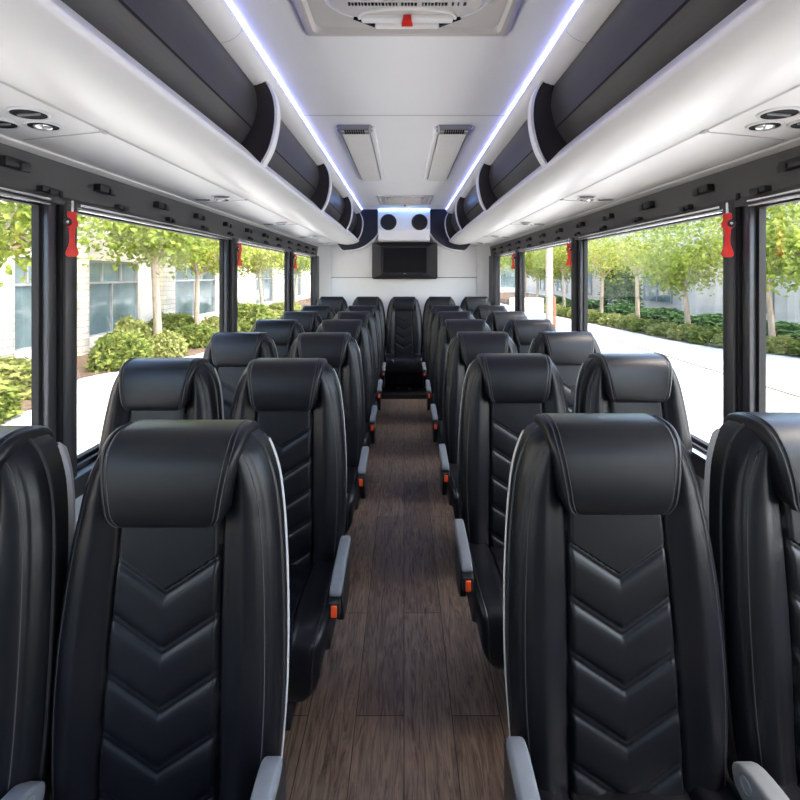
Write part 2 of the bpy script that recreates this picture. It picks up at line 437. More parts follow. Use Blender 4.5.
seat_plain = build_seat()
seat_L = copy_tree(seat_plain); add_arms(seat_L, 1)       # left of the aisle: aisle on +x
seat_R = copy_tree(seat_plain); add_arms(seat_R, -1)
DL = [.975, 1.77, 2.60, 3.37, 4.15, 4.95]
DR = [1.025, 1.88, 2.64, 3.40, 4.15, 4.95]
XA, XW = .447, .925
used = set()
def place(proto, x, d, label, group, z=0.0):
    if proto.name in used: o = copy_tree(proto)
    else: o = proto; used.add(proto.name)
    o.location = (x, d, z); tag(o, label, 'seat', group); return o
for i in range(5, -1, -1):
    xl, xr = (XA, XA) if i else (.475, .452)
    a = place(seat_L, -xl, DL[i], f'black leather seat beside the aisle on its left, {ORD[i]} row from the front', 'aisle seats left of the aisle')
    b = place(seat_R, xr, DR[i], f'black leather seat beside the aisle on its right, {ORD[i]} row from the front', 'aisle seats right of the aisle')
    place(seat_plain, -XW, DL[i] + (.01 if i else -.04), f'black leather seat by the left windows, {ORD[i]} row from the front', 'window seats on the left')
    place(seat_plain, XW, DR[i] + .01, f'black leather seat by the right windows, {ORD[i]} row from the front', 'window seats on the right')
    if i == 0:      # the foremost armrests are set a little higher
        for o in (a, b):
            for ch in kids(o):
                if ch.name.split('.')[0] in ('armrest', 'belt_buckle', 'arm_bracket'): ch.location = (0, 0, .06 if o is a else .045)
for x, w in ((-.916, 'at the left window'), (-.459, 'left of the middle one'), (0.0, 'in the middle, facing down the aisle'), (.459, 'right of the middle one'), (.916, 'at the right window')):
    place(seat_plain, x, 5.93, f'black leather seat of the rear bench row {w}', 'rear bench seats', .05)

# rear platform the bench stands on
struct(MB().box(-1.15, 1.15, 5.40, 6.34, 0.0, .05).build('floor_rear_platform', M['blackplastic'], smooth=False))
struct(MB().box(-1.14, 1.14, 5.96, 6.33, .05, .30).build('floor_rear_shade_box', M['blackplastic'], smooth=False))  # black box added to stand in for the shade under the bench

# ------------------------------------------------------------------ shell of the bus
YF, YR = -1.7, 6.36
XWALL = 1.16
zc = EYE + .85
struct(MB().box(-1.24, 1.24, YF, YR + .1, -.08, 0).build('floor', M['floor'], smooth=False))
cl = struct(MB().box(-.62, .62, YF, YR, zc, zc + .06).build('ceiling', M['ceil'], smooth=False))
MB().box(-.55, .55, 2.497, 2.503, zc - .0015, zc + .001).build('seam', M['softseam'], cl)
MB().box(-.55, .55, 5.78, 5.786, zc - .0015, zc + .001).build('seam', M['softseam'], cl)
struct(MB().box(-1.3, 1.3, YF - .1, YR + .1, zc + .07, zc + .12).build('ceiling_outer_skin', M['white'], smooth=False))

SILL, HEAD = EYE - .71, EYE + .232           # opening of the windows
PILL = {-1: [(-1.62, -1.47), (-.06, .08), (1.528, 1.636), (3.073, 3.213), (4.735, 4.85), (6.07, 6.26)], 1: [(-1.62, -1.47), (-.04, .10), (1.572, 1.677), (3.09, 3.20), (4.70, 4.825), (5.90, 6.26)]}
for s, side in ((-1, 'left'), (1, 'right')):
    PILLARS = PILL[s]
    def bx(m, x0, x1, *a, **k):
        a0, a1 = sorted((s * x0, s * x1)); return m.box(a0, a1, *a, **k)
    w = MB(); bx(w, XWALL, 1.22, YF, YR, 0, SILL - .06); bx(w, XWALL + .01, 1.22, YF, YR, EYE + .36, zc + .08)
    struct(w.build(f'wall_{side}', M['wallgrey'], smooth=False))
    sl = MB(); bx(sl, 1.125, 1.215, YF, YR, SILL - .062, SILL + .012, bev=.008)
    struct(sl.build(f'trim_{1 if s < 0 else 2}', M['trim']))
    # header above the windows, with two rows of blind clips
    h = MB(); z0, z1 = EYE + .235, EYE + .375
    prof = [(1.145, z1), (1.15, z1 - .05), (1.155, z0 + .03), (1.145, z0 + .015), (1.145, z0), (1.21, z0), (1.21, z1)]
    h.prism([(s * x, z) for x, z in prof], YF, YR)
    hd = struct(h.build(f'trim_{3 if s < 0 else 4}', M['header']))
    for row, (y0, st, zz) in enumerate(((.54, .415, EYE + .325), (.71, .40, EYE + .272))):
        k = 0
        while y0 + st * k < 6.0:
            y = y0 + st * k; k += 1
            c = MB()
            if row == 0:
                bx(c, 1.122, 1.155, y - .045, y + .045, zz - .014, zz + .014, bev=.004); bx(c, 1.115, 1.13, y + .005, y + .04, zz - .02, zz + .004, bev=.003)
            else:
                bx(c, 1.132, 1.157, y - .035, y + .035, zz - .008, zz + .010, bev=.003); bx(c, 1.126, 1.14, y - .012, y + .02, zz - .014, zz + .002, bev=.002)
            c.build('blind_clip', M['blackplastic'], hd)
    # pillars: each its own trim
    for k, (a, b) in enumerate(PILLARS):
        p = MB(); wdt = b - a
        if k < 5:
            cut = a + .055
            pr = [(1.19, cut), (1.158, cut), (1.144, cut + .006), (1.137, cut + .02), (1.135, b - .010), (1.138, b), (1.21, b), (1.21, cut)]
        else:
            pr = [(1.19, a + .03), (1.150, a + .03), (1.13, a + .05), (1.13, b), (1.21, b), (1.21, a + .03)]
        vs = [(s * x, y, z) for z in (SILL - .03, EYE + .25) for x, y in pr]; n = len(pr)
        p.add(vs, [(i, (i + 1) % n, n + (i + 1) % n, n + i) for i in range(n)] + [tuple(range(n)), tuple(range(n, 2 * n))])
        o = struct(p.build(f'trim_{5 + k if s < 0 else 11 + k}', M['trim']))
    # windows between the pillars
    for k in range(5):
        a, b = PILLARS[k][1], PILLARS[k + 1][0] + (.0 if k < 4 else .0)
        n = k + 1 if s < 0 else k + 6
        fr = MB()
        bx(fr, 1.165, 1.208, a - .005, a + .022, SILL, HEAD + .06, bev=.004)
        bx(fr, 1.160, 1.208, b + .006, b + .044, SILL, HEAD + .06, bev=.006)
        bx(fr, 1.172, 1.208, a, b + .044, HEAD + .005, HEAD + .055, bev=.004)
        bx(fr, 1.165, 1.208, a, b + .044, SILL + .004, SILL + .03, bev=.004)
        win = empty(f'window_{n}', (0, 0, 0), kind='structure')
        fr.build('frame', M['winframe'], win)
        g = MB()
        bx(g, 1.182, 1.205, a + .018, a + .03, SILL + .02, HEAD + .02); bx(g, 1.182, 1.205, b - .008, b + .008, SILL + .02, HEAD + .02)
        bx(g, 1.176, 1.205, a, b, HEAD - .008, HEAD + .014); bx(g, 1.18, 1.205, a, b, SILL + .028, SILL + .046)
        bx(g, 1.150, 1.2, b + .043, b + .058, SILL, HEAD + .05)
        g.build('gasket', M['rubber'], win, smooth=False)
        gp = MB(); bx(gp, 1.198, 1.204, a + .01, b + .004, SILL + .03, HEAD + .01)
        gp.build('glass_pane', M['glass'], win, smooth=False)
        ch = MB(); bx(ch, 1.138, 1.150, a + .02, b - .01, EYE + .240, EYE + .249, bev=.002)
        bx(ch, 1.142, 1.152, a + .02, b - .01, EYE + .226, EYE + .231, bev=.001)
        ch.build('rail', M['chrome'], win)
        if s > 0:
            c2 = MB(); bx(c2, 1.128, 1.164, a + .03, b - .01, SILL + .012, SILL + .020, bev=.002); c2.build('sill_rail', M['chrome'], win)

# front bulkhead behind the camera, with the windscreen
wf = MB().box(-1.26, 1.26, YF - .1, YF, 0, .75).box(-1.26, 1.26, YF - .1, YF, 2.05, zc + .1).box(-1.26, -1.05, YF - .1, YF, .75, 2.05).box(1.05, 1.26, YF - .1, YF, .75, 2.05)
struct(wf.build('wall_front', M['trim'], smooth=False))
ws = empty('window_11', (0, 0, 0), kind='structure')
MB().box(-1.05, 1.05, YF - .06, YF - .054, .75, 2.05).build('glass_pane', M['screenglass'], ws, smooth=False)
MB().box(-1.05, 1.05, YF - .07, YF - .04, .75, .78).box(-1.05, 1.05, YF - .07, YF - .04, 2.02, 2.05).build('gasket', M['rubber'], ws, smooth=False)

# rear wall
rw = MB().box(-1.26, 1.26, YR, YR + .1, 0, zc + .1)
rw.box(-.98, .98, YR - .012, YR + .01, EYE - .030, zc, .003).box(-.98, .98, YR - .022, YR + .01, .3, EYE - .038, .005)
wr = struct(rw.build('wall_rear', M['rearwall']))
MB().box(-.985, .985, YR - .024, YR, EYE - .038, EYE - .030).build('seam', M['seam'], wr, smooth=False)
for s in (-1, 1):
    cm = MB(); pr = [(s * 1.157, YR - .13), (s * 1.15, YR - .10), (s * 1.12, YR - .06), (s * 1.05, YR - .03), (s * .985, YR - .02), (s * .985, YR), (s * 1.2, YR), (s * 1.2, YR - .13)]
    n = len(pr); vs = [(x, y, z) for z in (.0, zc - .45) for x, y in pr]
    cm.add(vs, [(i, (i + 1) % n, n + (i + 1) % n, n + i) for i in range(n)] + [tuple(range(n)), tuple(range(n, 2 * n))])
    struct(cm.build(f'trim_{17 if s < 0 else 18}', M['rearwall'], ang=50))

# ------------------------------------------------------------------ overhead luggage bins
DB = [(.62, .785), (.609, .745), (.605, .70), (.612, .655), (.627, .607), (.65, .567), (.678, .535)]     # door, top to bottom
CREASE = 4
BINY0, BINY1 = -1.5, 6.10
BR = [.52, 1.94, 3.36, 4.78, 6.02]
for s, side in ((-1, 'left'), (1, 'right')):
    root = empty('luggage_bin', (s * .85, 0, EYE + .4), f'long overhead luggage bin with charcoal doors along the {side} side', 'luggage bin')
    off = Vector((-s * .85, 0, -(EYE + .4)))
    P = lambda pts: [(s * x - s * .85, z - .4) for x, z in pts]
    low = catmull([(.672, .538), (.64, .510), (.605, .474), (.583, .452), (.581, .438), (.590, .428), (.62, .412), (.67, .398), (.73, .392), (.79, .397), (.835, .405)], 44)
    sh = MB().sheet(P(low), BINY0, BINY1)
    sh.sheet(P([(.835, .405), (.845, .4075), (.852, .4062)]), BINY0, BINY1)
    sh.sheet(P([(.852, .4062), (1.115, .392)]), BINY0, YR - .02)
    sh.sheet(P([(1.115, .392), (1.118, .384), (1.128, .379), (1.165, .372), (1.17, .39)]), BINY0, YR - .02)
    sh.add([(x, BINY1, z) for x, z in P(low + [(.835, .5)])], [tuple(range(len(low) + 1))])
    shelf = sh.build('lower_shelf', M['bin'], root, ang=30)
    MB().sheet(P([(.8445, .4060), (.8505, .4048)]), BINY0, BINY1).build('seam', M['softseam'], shelf)
    MB().sheet(P([(1.112, .3905), (1.1165, .3895)]), BINY0, YR - .03).build('seam', M['softseam'], shelf)
    for k in range(5):      # cross seams with a small fastener
        y = 1.33 + 1.2 * k
        cs = MB().tube([(s * .0 + P([(.862, .4035)])[0][0], y, P([(.862, .4035)])[0][1]), (P([(.95, .399)])[0][0], y + .01, P([(.95, .399)])[0][1]), (P([(1.10, .391)])[0][0], y + .03, P([(1.10, .391)])[0][1])], .0016, 5)
        cs.build('seam', M['softseam'], shelf)
        bx0, bz0 = P([(.848, .403)])[0]
        MB().box(bx0 - .007, bx0 + .007, y - .014, y + .008, bz0 - .003, bz0 + .004, .002).build('fastener', M['softseam'], shelf)
    rail = catmull([(.552, .852), (.545, .838), (.552, .818), (.575, .798), (.600, .787), (.622, .783), (.64, .785)], 20)
    for (a, b) in ((BINY0, 1.585), (1.588, 4.4), (4.403, BINY1)):
        MB().sheet(P(rail), a, b).build('top_rail', M['bin'], root, ang=60)
    ss = MB().sheet(P([(x + .001, z + .001) for x, z in rail]), 1.584, 1.589); ss.build('seam', M['seam'], root)
    edges = [BINY0] + BR
    for k in range(len(edges) - 1):
        a, b = edges[k] + .012, edges[k + 1] - .002
        d1 = DB[:CREASE + 1]; d2 = DB[CREASE:]
        dm = MB().sheet(P(d1), a, b).sheet(P([(x + .003, z - .003) for x, z in d2]), a, b)
        dr = dm.build('bin_door', M['door'], root, ang=25)
        MB().sheet(P([(DB[CREASE][0] - .0012, DB[CREASE][1] + .003), (DB[CREASE][0] + .0012, DB[CREASE][1] - .004)]), a, b).build('crease', M['hatchdark'], dr)
    sb = MB().sheet(P([(.665, .80), (.70, .70), (.72, .52), (.672, .532)]), BINY0, BINY1); sb.build('bin_back', M['bracket'], root)
    for y in BR:
        inner = [(.632, .79), (.620, .745), (.612, .70), (.617, .655), (.632, .607), (.655, .567), (.690, .532)]
        outer = catmull([(.597, .455), (.562, .52), (.541, .60), (.535, .665), (.541, .725), (.560, .775), (.583, .806), (.600, .808)], 24)
        bm_ = MB().prism(P(inner + [(.672, .528), (.63, .495)] + outer), y, y + .045)
        bk = bm_.build('bracket', M['bracket'], root, ang=30)
        o2 = [(x - .012, z) for x, z in outer]
        tr = MB().prism(P([(x - .001, z) for x, z in outer] + o2[::-1]), y - .001, y + .050)
        tr.build('edge_trim', M['white'], bk, ang=40)
        sx, sz = P([(.598, .793)])[0]
        MB().lathe([(0, -.004), (.006, -.004), (.007, 0)], (sx, y, sz), 'y', 12).build('screw', M['chrome'], bk)
        sx, sz = P([(.583, .472)])[0]
        MB().lathe([(0, -.003), (.004, -.003), (.005, 0)], (sx, y, sz), 'y', 10).build('screw', M['softseam'], bk)
    # dark padded cap closing the bin against the rear speaker box
    out = [(.548, .848), (.338, .848), (.338, .545)] + catmull([(.338, .545), (.40, .462), (.50, .385), (.62, .338), (.76, .322)], 16)[1:] + [(.80, .33), (.86, .40), (.70, .53), (.64, .60), (.60, .70), (.61, .785)]
    ec = MB().prism(P(out), BINY1 - .03, YR - .05).build('end_cap', M['endcap'], root, ang=30)
    et = catmull([(.338, .545), (.40, .462), (.50, .385), (.62, .338), (.76, .322)], 16)
    MB().prism(P([(x, z - .001) for x, z in et] + [(x + .003, z - .010) for x, z in et[::-1]]), BINY1 - .034, YR - .05).build('edge_trim', M['white'], ec, ang=40)

# LED strips
for s, side in ((-1, 'left'), (1, 'right')):
    o = MB().box(min(s * .543, s * .549), max(s * .543, s * .549), -1.5, 6.08, zc - .009, zc - .0015).build('light_strip', M['led'], smooth=False)
    tag(o, f'glowing violet light strip along the {side} edge of the ceiling', 'light strip')
o = MB().box(-.33, .33, 6.035, 6.047, zc - .016, zc - .004).build('light_strip', M['ledrear'], smooth=False)
tag(o, 'short bright blue light strip across the rear above the two speakers', 'light strip')

# air nozzles and reading lamps under the bins
def nozzle(root, x, y, r, lamp, s):
    ring = MB().lathe([(r * .78, .002), (r * .80, -.003), (r * .86, -.0055), (r * .95, -.0045), (r, 0), (r * 1.02, .004)], (x, y, 0), 'z', 28)
    n = ring.build('lamp_ring' if lamp else 'nozzle_ring', M['lampframe'], root)
    MB().lathe([(0, -.0025), (r * .79, -.0025), (r * .805, -.004)], (x, y, 0), 'z', 24).build('recess', M['hatchdark'], n)
    if lamp:
        MB().lathe([(0, -.010), (r * .36, -.009), (r * .5, -.005), (r * .52, -.001)], (x + s * .006, y + .006, 0), 'z', 20).build('lens', M['readlens'], n)
    else:
        b = MB().box(x - r * .6, x + r * .6, y - .004, y + .004, -.007, -.001, .002); b.build('louvre', M['lampcap'], n)
for s, side in ((-1, 'left'), (1, 'right')):
    for i, y in enumerate((1.20, 2.43, 3.62, 4.85, 5.85)):
        r = empty('reading_light_unit', (s * .975, y, EYE + .3995), f'{ORD[i]} cluster of round air nozzles and lamp from the front under the {side} bin', 'reading light', f'reading lights on the {side}')
        r.rotation_euler = (0, s * .054, 0)
        nozzle(r, -s * .045, -.035, .047, False, s); nozzle(r, -s * .012, .055, .043, True, s); nozzle(r, s * .075, .02, .045, False, s)

# emergency release handles on the pillars
def handle_proto():
    root = empty('release_handle')
    MB().tube([(0, 0, .115), (0, 0, .06)], .0065, 10).build('rod', M['chrome'], root)
    out = [(.015, .072), (.017, .055), (.013, .046), (.021, .036), (.021, .018), (.012, .008), (.0095, -.02), (.0095, -.045), (.013, -.060), (.022, -.085), (.0215, -.096), (.013, -.103)]
    pts = [(x, z) for x, z in out] + [(-x, z) for x, z in out[::-1]]
    b = MB().prism(pts, -.011, .011).build('grip', M['red'], root, ang=30)
    MB().prism([(x * .55, z * .98 + (.0 if z > -.05 else 0)) for x, z in pts], -.017, .0).build('rib', M['red'], b, ang=30)
    MB().lathe([(0, -.026), (.012, -.026), (.015, -.02), (.015, 0)], (.016, 0, .030), 'y', 18).build('knob', M['blackplastic'], root)
    MB().lathe([(0, -.029), (.005, -.029), (.006, -.025)], (.016, 0, .030), 'y', 12).build('screw', M['chrome'], root)
    return root
hp = handle_proto(); hp.name = 'window_release_handle'; first = True
for s, side in ((-1, 'left'), (1, 'right')):
    for i, k in enumerate((2, 3, 4)):
        o = hp if first else copy_tree(hp); first = False
        o.location = (s * 1.114, PILL[s][k][1] - (.058 if k == 2 else .03), EYE + .150)
        o.rotation_euler = (0, 0, -s * radians(38)); o.scale = (.8, .8, .86) if s > 0 else (-.8, .8, .86)
        tag(o, f'red window release handle on the {ORD[i]} pillar from the front, {side} side', 'release handle', f'red release handles on the {side} pillars')

# ------------------------------------------------------------------ rear: speaker box, speakers, tv
sb = [(6.05, .842), (6.05, .60), (6.045, .585), (6.06, .56), (6.09, .475), (6.11, .452), (6.16, .445), (YR, .445), (YR, .842)]
m = MB(); n = len(sb); X0, X1 = -.336, .336
m.add([(x, y, EYE + z) for x in (X0, X1) for y, z in sb], [(i, (i + 1) % n, n + (i + 1) % n, n + i) for i in range(n)] + [tuple(range(n)), tuple(range(n, 2 * n))])
o = m.build('speaker_housing', M['rearwall'], ang=30); tag(o, 'pale grey housing across the rear top holding the two round speakers', 'speaker housing')
for s, side in ((-1, 'left'), (1, 'right')):
    r = empty('round_speaker', (s * .20, 6.05, EYE + .68), f'round black loudspeaker in the rear housing, on the {side}', 'loudspeaker', 'rear loudspeakers')
    MB().lathe([(.105, 0), (.105, -.008), (.097, -.012), (.092, -.008)], (0, 0, 0), 'y', 36).build('rim', M['tvframe'], r)
    MB().lathe([(.093, -.007), (.06, -.010), (.03, -.013), (0, -.014)], (0, 0, 0), 'y', 36).build('grille', M['mesh'], r)
tv = empty('wall_tv', (0.01, 6.335, EYE + .19), 'flat television in a black frame on the rear wall', 'television')
def rrect(w, h, r, n=6):
    out = []
    for cx, cz, a0 in ((w - r, h - r, 0), (-w + r, h - r, 90), (-w + r, -h + r, 180), (w - r, -h + r, 270)):
        for k in range(n + 1):
            a = radians(a0 + 90 * k / n); out.append((cx + r * cos(a), cz + r * sin(a)))
    return out
def ring(outer, inner, yo, yi, yb):
    """frame: outer outline at yo, inner outline sunk to yi, back at yb"""
    m = MB(); n = len(outer)
    L = [[(x, yb, z) for x, z in outer], [(x, yo + .008, z) for x, z in outer], [(x * .985, yo, z * .985) for x, z in outer], [(x, yi, z) for x, z in inner]]
    m.grid(L, True); return m
fr = ring(rrect(.437, .245, .03), [(x, z + .005) for x, z in rrect(.31, .19, .004)], -.075, -.035, 0)
fr.build('frame', M['tvframe'], tv, ang=25)
b = ring([(x, z + .005) for x, z in rrect(.312, .192, .004)], [(x, z + .01) for x, z in rrect(.285, .165, .002)], -.05, -.046, -.02).build('bezel', M['blackplastic'], tv, ang=25)
MB().box(-.015, .015, -.051, -.048, -.176, -.170).build('logo', M['logo'], b, smooth=False)
MB().box(-.288, .288, -.047, -.03, -.158, .178).build('screen', M['screen'], tv, smooth=False)

# ------------------------------------------------------------------ ceiling fittings
def lamp(x, side):
    r = empty('ceiling_light', (x, 0, zc), f'long rectangular ceiling light with slotted grey end, {side} of the two', 'ceiling light', 'long ceiling lights')
    w = .088; y0, y1 = 2.66, 4.10
    f = MB(); f.prism([(-w - .028, 0), (-w - .022, -.012), (-w, -.014), (w, -.014), (w + .022, -.012), (w + .028, 0)], y0 + .03, y1 + .03)
    f.build('frame', M['ceil'], r, ang=20)
    d = MB(); d.prism([(-w + .006, -.012), (-w + .012, -.030), (w - .012, -.030), (w - .006, -.012)], y0 + .02, y1)
    df = d.build('diffuser', M['diffuser'], r, ang=20)
    for sx in (-1, 1): MB().box(sx * (w - .004) - .003, sx * (w - .004) + .003, y0 + .03, y1 - .02, -.0215, -.0135).build('edge_gasket', M['lampcap'], df)
    g = MB()
    for k in range(1, 14): g.box(-w + .014, w - .014, y0 + .02 + k * .1, y0 + .022 + k * .1, -.0306, -.029)
    for k in range(-3, 4): g.box(k * .021 - .0005, k * .021 + .0005, y0 + .04, y1 - .02, -.0306, -.029)
    g.build('grid_lines', M['lampframe'], df, smooth=False)
    c = MB(); c.add([(-w - .004, y0 - .008, -.001), (w + .004, y0 - .008, -.001), (w + .026, y0 + .055, -.001), (w - .004, y0 + .06, -.036), (-w + .004, y0 + .06, -.036), (-w - .026, y0 + .055, -.001), (-w + .006, y0 + .004, -.024), (w - .006, y0 + .004, -.024)],
                    [(0, 1, 7, 6), (1, 2, 3, 7), (6, 7, 3, 4), (0, 6, 4, 5), (2, 5, 4, 3), (0, 5, 2, 1)])
    cp = c.build('end_cap', M['lampcap'], r, smooth=False)
    for k in range(9):
        xx = -.052 + k * .013
        za, zb = -.0290, -.0372
        MB().add([(xx - .0045, y0 + .010, za), (xx + .0045, y0 + .010, za), (xx + .0045, y0 + .052, zb), (xx - .0045, y0 + .052, zb), (xx - .0045, y0 + .010, za + .004), (xx + .0045, y0 + .010, za + .004), (xx + .0045, y0 + .052, zb + .004), (xx - .0045, y0 + .052, zb + .004)],
                 [(0, 1, 2, 3), (0, 1, 5, 4), (2, 3, 7, 6), (1, 2, 6, 5), (0, 3, 7, 4)]).build('slot', M['hatchdark'], cp, smooth=False)
lamp(-.283, 'left'); lamp(.287, 'right')

def hatch(y, sc, label):
    """square roof escape hatch; local +y edge carries the handle"""
    r = empty('roof_hatch', (0.01, y, zc), label, 'roof hatch')
    R = .35
    def loop(w, rr, z): return [(x, q, z) for x, q in rrect(w, w, rr, 8)]
    MB().grid([loop(R, .015, 0), loop(R, .015, -.012), loop(R - .012, .012, -.018), loop(R - .03, .02, -.018), loop(R - .04, .03, .0)], True).build('frame', M['hatch'], r, ang=30)
    MB().grid([loop(R - .04, .03, -.002), loop(R - .05, .10, -.006), loop(R - .075, .13, -.003), loop(R - .09, .13, -.001)], True).build('tray', M['hatch'], r, ang=50)
    sh = lambda l: [(x, q - .045, z) for x, q, z in l]
    lid = MB(); l1 = sh(loop(.235, .09, -.001)); l2 = sh(loop(.235, .09, -.030)); l3 = sh(loop(.222, .08, -.040)); l4 = sh(loop(.02, .015, -.042))
    lid.grid([l1, l2, l3, l4], True); n = len(l4); lid.add(l4, [tuple(range(n))])
    ld = lid.build('lid', M['hatch'], r, ang=35)
    # arched grip housing, two white bars, black end brackets and the red latch
    yb = .19
    ar = [( .15 * cos(pi * k / 20), yb - .045 + .0 + .0, 0) for k in range(21)]
    MB().tube([(.15 * cos(pi * k / 20), yb - .012 - .055 * sin(pi * k / 20) ** .7, -.042) for k in range(21)], .006, 8).build('arch', M['white'], ld)
    MB().box(-.145, .145, yb - .028, yb + .006, -.052, -.034, .007).build('bar', M['white'], ld)
    h = MB().tube([(-.10, yb + .030, -.040), (.10, yb + .030, -.040)], .013, 10).build('handle', M['white'], r)
    for sx in (-1, 1):
        MB().add([(sx * .172, yb + .008, -.036), (sx * .105, yb + .012, -.052), (sx * .105, yb + .046, -.042), (sx * .10, yb + .016, -.028), (sx * .168, yb + .004, -.026)], [(0, 1, 2), (0, 1, 3, 4), (1, 2, 3), (0, 2, 3, 4)]).build('bracket', M['hatchdark'], h, smooth=False)
    MB().add([(-.012, yb - .035, -.06), (.012, yb - .035, -.06), (.018, yb + .005, -.06), (-.018, yb + .005, -.06), (-.012, yb - .035, -.044), (.012, yb - .035, -.044), (.018, yb + .005, -.044), (-.018, yb + .005, -.044)],
             [(0, 1, 2, 3), (4, 5, 6, 7), (0, 1, 5, 4), (2, 3, 7, 6), (1, 2, 6, 5), (0, 3, 7, 4)]).build('latch', M['red'], r, smooth=False)
    # worn lettering too small to read in the photograph: short dark strokes
    rng = random.Random(4); x = -.185; tx = MB()
    while x < .185:
        w = rng.uniform(.004, .009)
        if rng.random() > .14: tx.box(x, x + w, yb - .095 + rng.uniform(0, .002), yb - .080, -.0425, -.0375)
        x += w + .0035
    tx.build('worn_lettering', M['hatchdark'], ld, smooth=False)
    r.scale = (sc, sc, sc); return r
hatch(1.30, 1.0, 'large roof escape hatch with red latch and white handle above the front aisle')
hatch(5.30, .86, 'small roof escape hatch in the ceiling near the rear speakers')

# ------------------------------------------------------------------ outside
G = EYE - 2.21
struct(MB().box(-60, 60, -30, 120, G - .3, G).build('ground', M['paving'], smooth=False))
rng = random.Random(11)
# planting beds: left strip and right curving strip
LEDGE = [(-6.3, -6), (-6.2, 7.2), (-6.1, 7.8), (-6.75, 9.4), (-6.9, 10.1), (-5.75, 13), (-5.6, 16), (-5.5, 60)]
lb = MB().add([(x, y, G + .03) for x, y in LEDGE] + [(-9.0, 60, G + .03), (-9.0, -6, G + .03)], [tuple(range(len(LEDGE) + 2))])
for (xa, ya), (xb, yb) in zip(LEDGE, LEDGE[1:]): lb.add([(xa, ya, G), (xb, yb, G), (xb, yb, G + .03), (xa, ya, G + .03)], [(0, 1, 2, 3)])
struct(lb.build('ground_left_planting_bed', M['mulch'], smooth=False))
REDGE = [(12.4, 4), (11.4, 10), (10.3, 13), (9.4, 14.2), (9.0, 16), (8.6, 20), (8.1, 26), (7.6, 34), (7.4, 60)]
rb = MB().add([(x, y, G + .03) for x, y in REDGE] + [(15, 60, G + .03), (15, 4, G + .03)], [tuple(range(len(REDGE) + 2))])
struct(rb.build('ground_right_planting_bed', M['mulch'], smooth=False))
jt = MB().box(7.10, 7.22, -10, 60, G + .001, G + .004)
for y in (6, 11, 16, 21, 27): jt.box(3.2, 8.5 if y > 15 else 10.2, y, y + .07, G + .001, G + .004)
struct(jt.build('ground_paving_joints', M['joint'], smooth=False))

def leaves(m, pos, size, rng, flat=.0):
    px, py, pz = pos
    a = rng.uniform(0, 2 * pi); t = rng.uniform(-1.2, .5); r = rng.uniform(0, 2 * pi); L = size * rng.uniform(.7, 1.3); w = L * .28
    d = Vector((cos(a) * cos(t), sin(a) * cos(t), sin(t))); u = d.cross(Vector((cos(r), sin(r), .6))).normalized(); nrm = d.cross(u)
    p = Vector(pos)
    m.add([p, p + d * L * .45 + u * w + nrm * w * .25, p + d * L, p + d * L * .45 - u * w + nrm * w * .25], [(0, 1, 2, 3)])

def tree_meshes(seed, H, trunk_h, rad, leafm, nleaf, lsize, tr=.11, sparse=1.0):
    """trunk with limbs and a leafy crown, built around the origin at ground level"""
    rng = random.Random(seed); t = MB(); f = MB(); tips = []
    top = Vector((rng.uniform(-.15, .15), rng.uniform(-.15, .15), trunk_h))
    t.tube([(0, 0, -.05), (top.x * .3, top.y * .3, trunk_h * .4), top], [tr * 1.15, tr * .95, tr * .8], 10)
    for k in range(8):
        a = k * 2 * pi / 8 * 1.0 + rng.uniform(-.4, .4); el = rng.uniform(.35, 1.2); ln = rng.uniform(.55, 1.0) * min(rad, H - trunk_h) * 1.0
        p0 = top - Vector((0, 0, rng.uniform(0, trunk_h * .12))); d = Vector((cos(a) * cos(el), sin(a) * cos(el), sin(el)))
        p1 = p0 + d * ln * .5; p2 = p1 + (d + Vector((0, 0, rng.uniform(-.1, .5)))).normalized() * ln * .6
        t.tube([p0, p1, p2], [tr * .42, tr * .26, tr * .09], 6); tips += [p1, p2, (p1 + p2) / 2]
        for q in range(3):
            b = rng.uniform(0, 2 * pi); e = p1 + Vector((cos(b), sin(b), rng.uniform(.0, .7))) * ln * .45
            t.tube([p1, (p1 + e) / 2 + Vector((0, 0, .04)), e], [tr * .18, tr * .12, tr * .05], 5); tips.append(e)
    cz = trunk_h + (H - trunk_h) * .5
    clumps = [tuple(q) for q in tips]
    for k in range(46):
        while True:
            x, y, z = rng.uniform(-1, 1), rng.uniform(-1, 1), rng.uniform(-1, 1)
            if .25 < x * x + y * y + z * z < 1: break
        clumps.append((x * rad, y * rad, cz + z * (H - trunk_h) * .5))
    for k in range(nleaf):
        c = rng.choice(clumps); s = rad * .17
        leaves(f, (rng.gauss(c[0], s), rng.gauss(c[1], s), rng.gauss(c[2], s * .8)), lsize, rng)
    return t, f
def tree_proto(seed, *a, **k):
    t, f = tree_meshes(seed, *a, **k)
    r = empty('street_tree'); t.build('trunk', M['bark'], r); f.build('foliage', a[3], r, smooth=False); return r
T1 = tree_proto(1, 6.2, 2.65, 2.1, M['leaf'], 4800, .16)
T2 = tree_proto(2, 5.6, 2.25, 1.9, M['leafy'], 3800, .16, .085)
T4 = tree_proto(8, 5.6, 2.0, 2.15, M['leaf'], 4600, .19)
T3 = tree_proto(3, 6.2, 2.5, 2.4, M['leafy'], 2000, .17, .10)
tu = set()
def put(proto, x, y, rz, label, cat, group, sc=1.0):
    if proto.name in tu: o = copy_tree(proto)
    else: o = proto; tu.add(proto.name)
    o.location = (x, y, G + .03); o.rotation_euler = (0, 0, rz); o.scale = (sc,) * 3
    tag(o, label, cat, group); return o
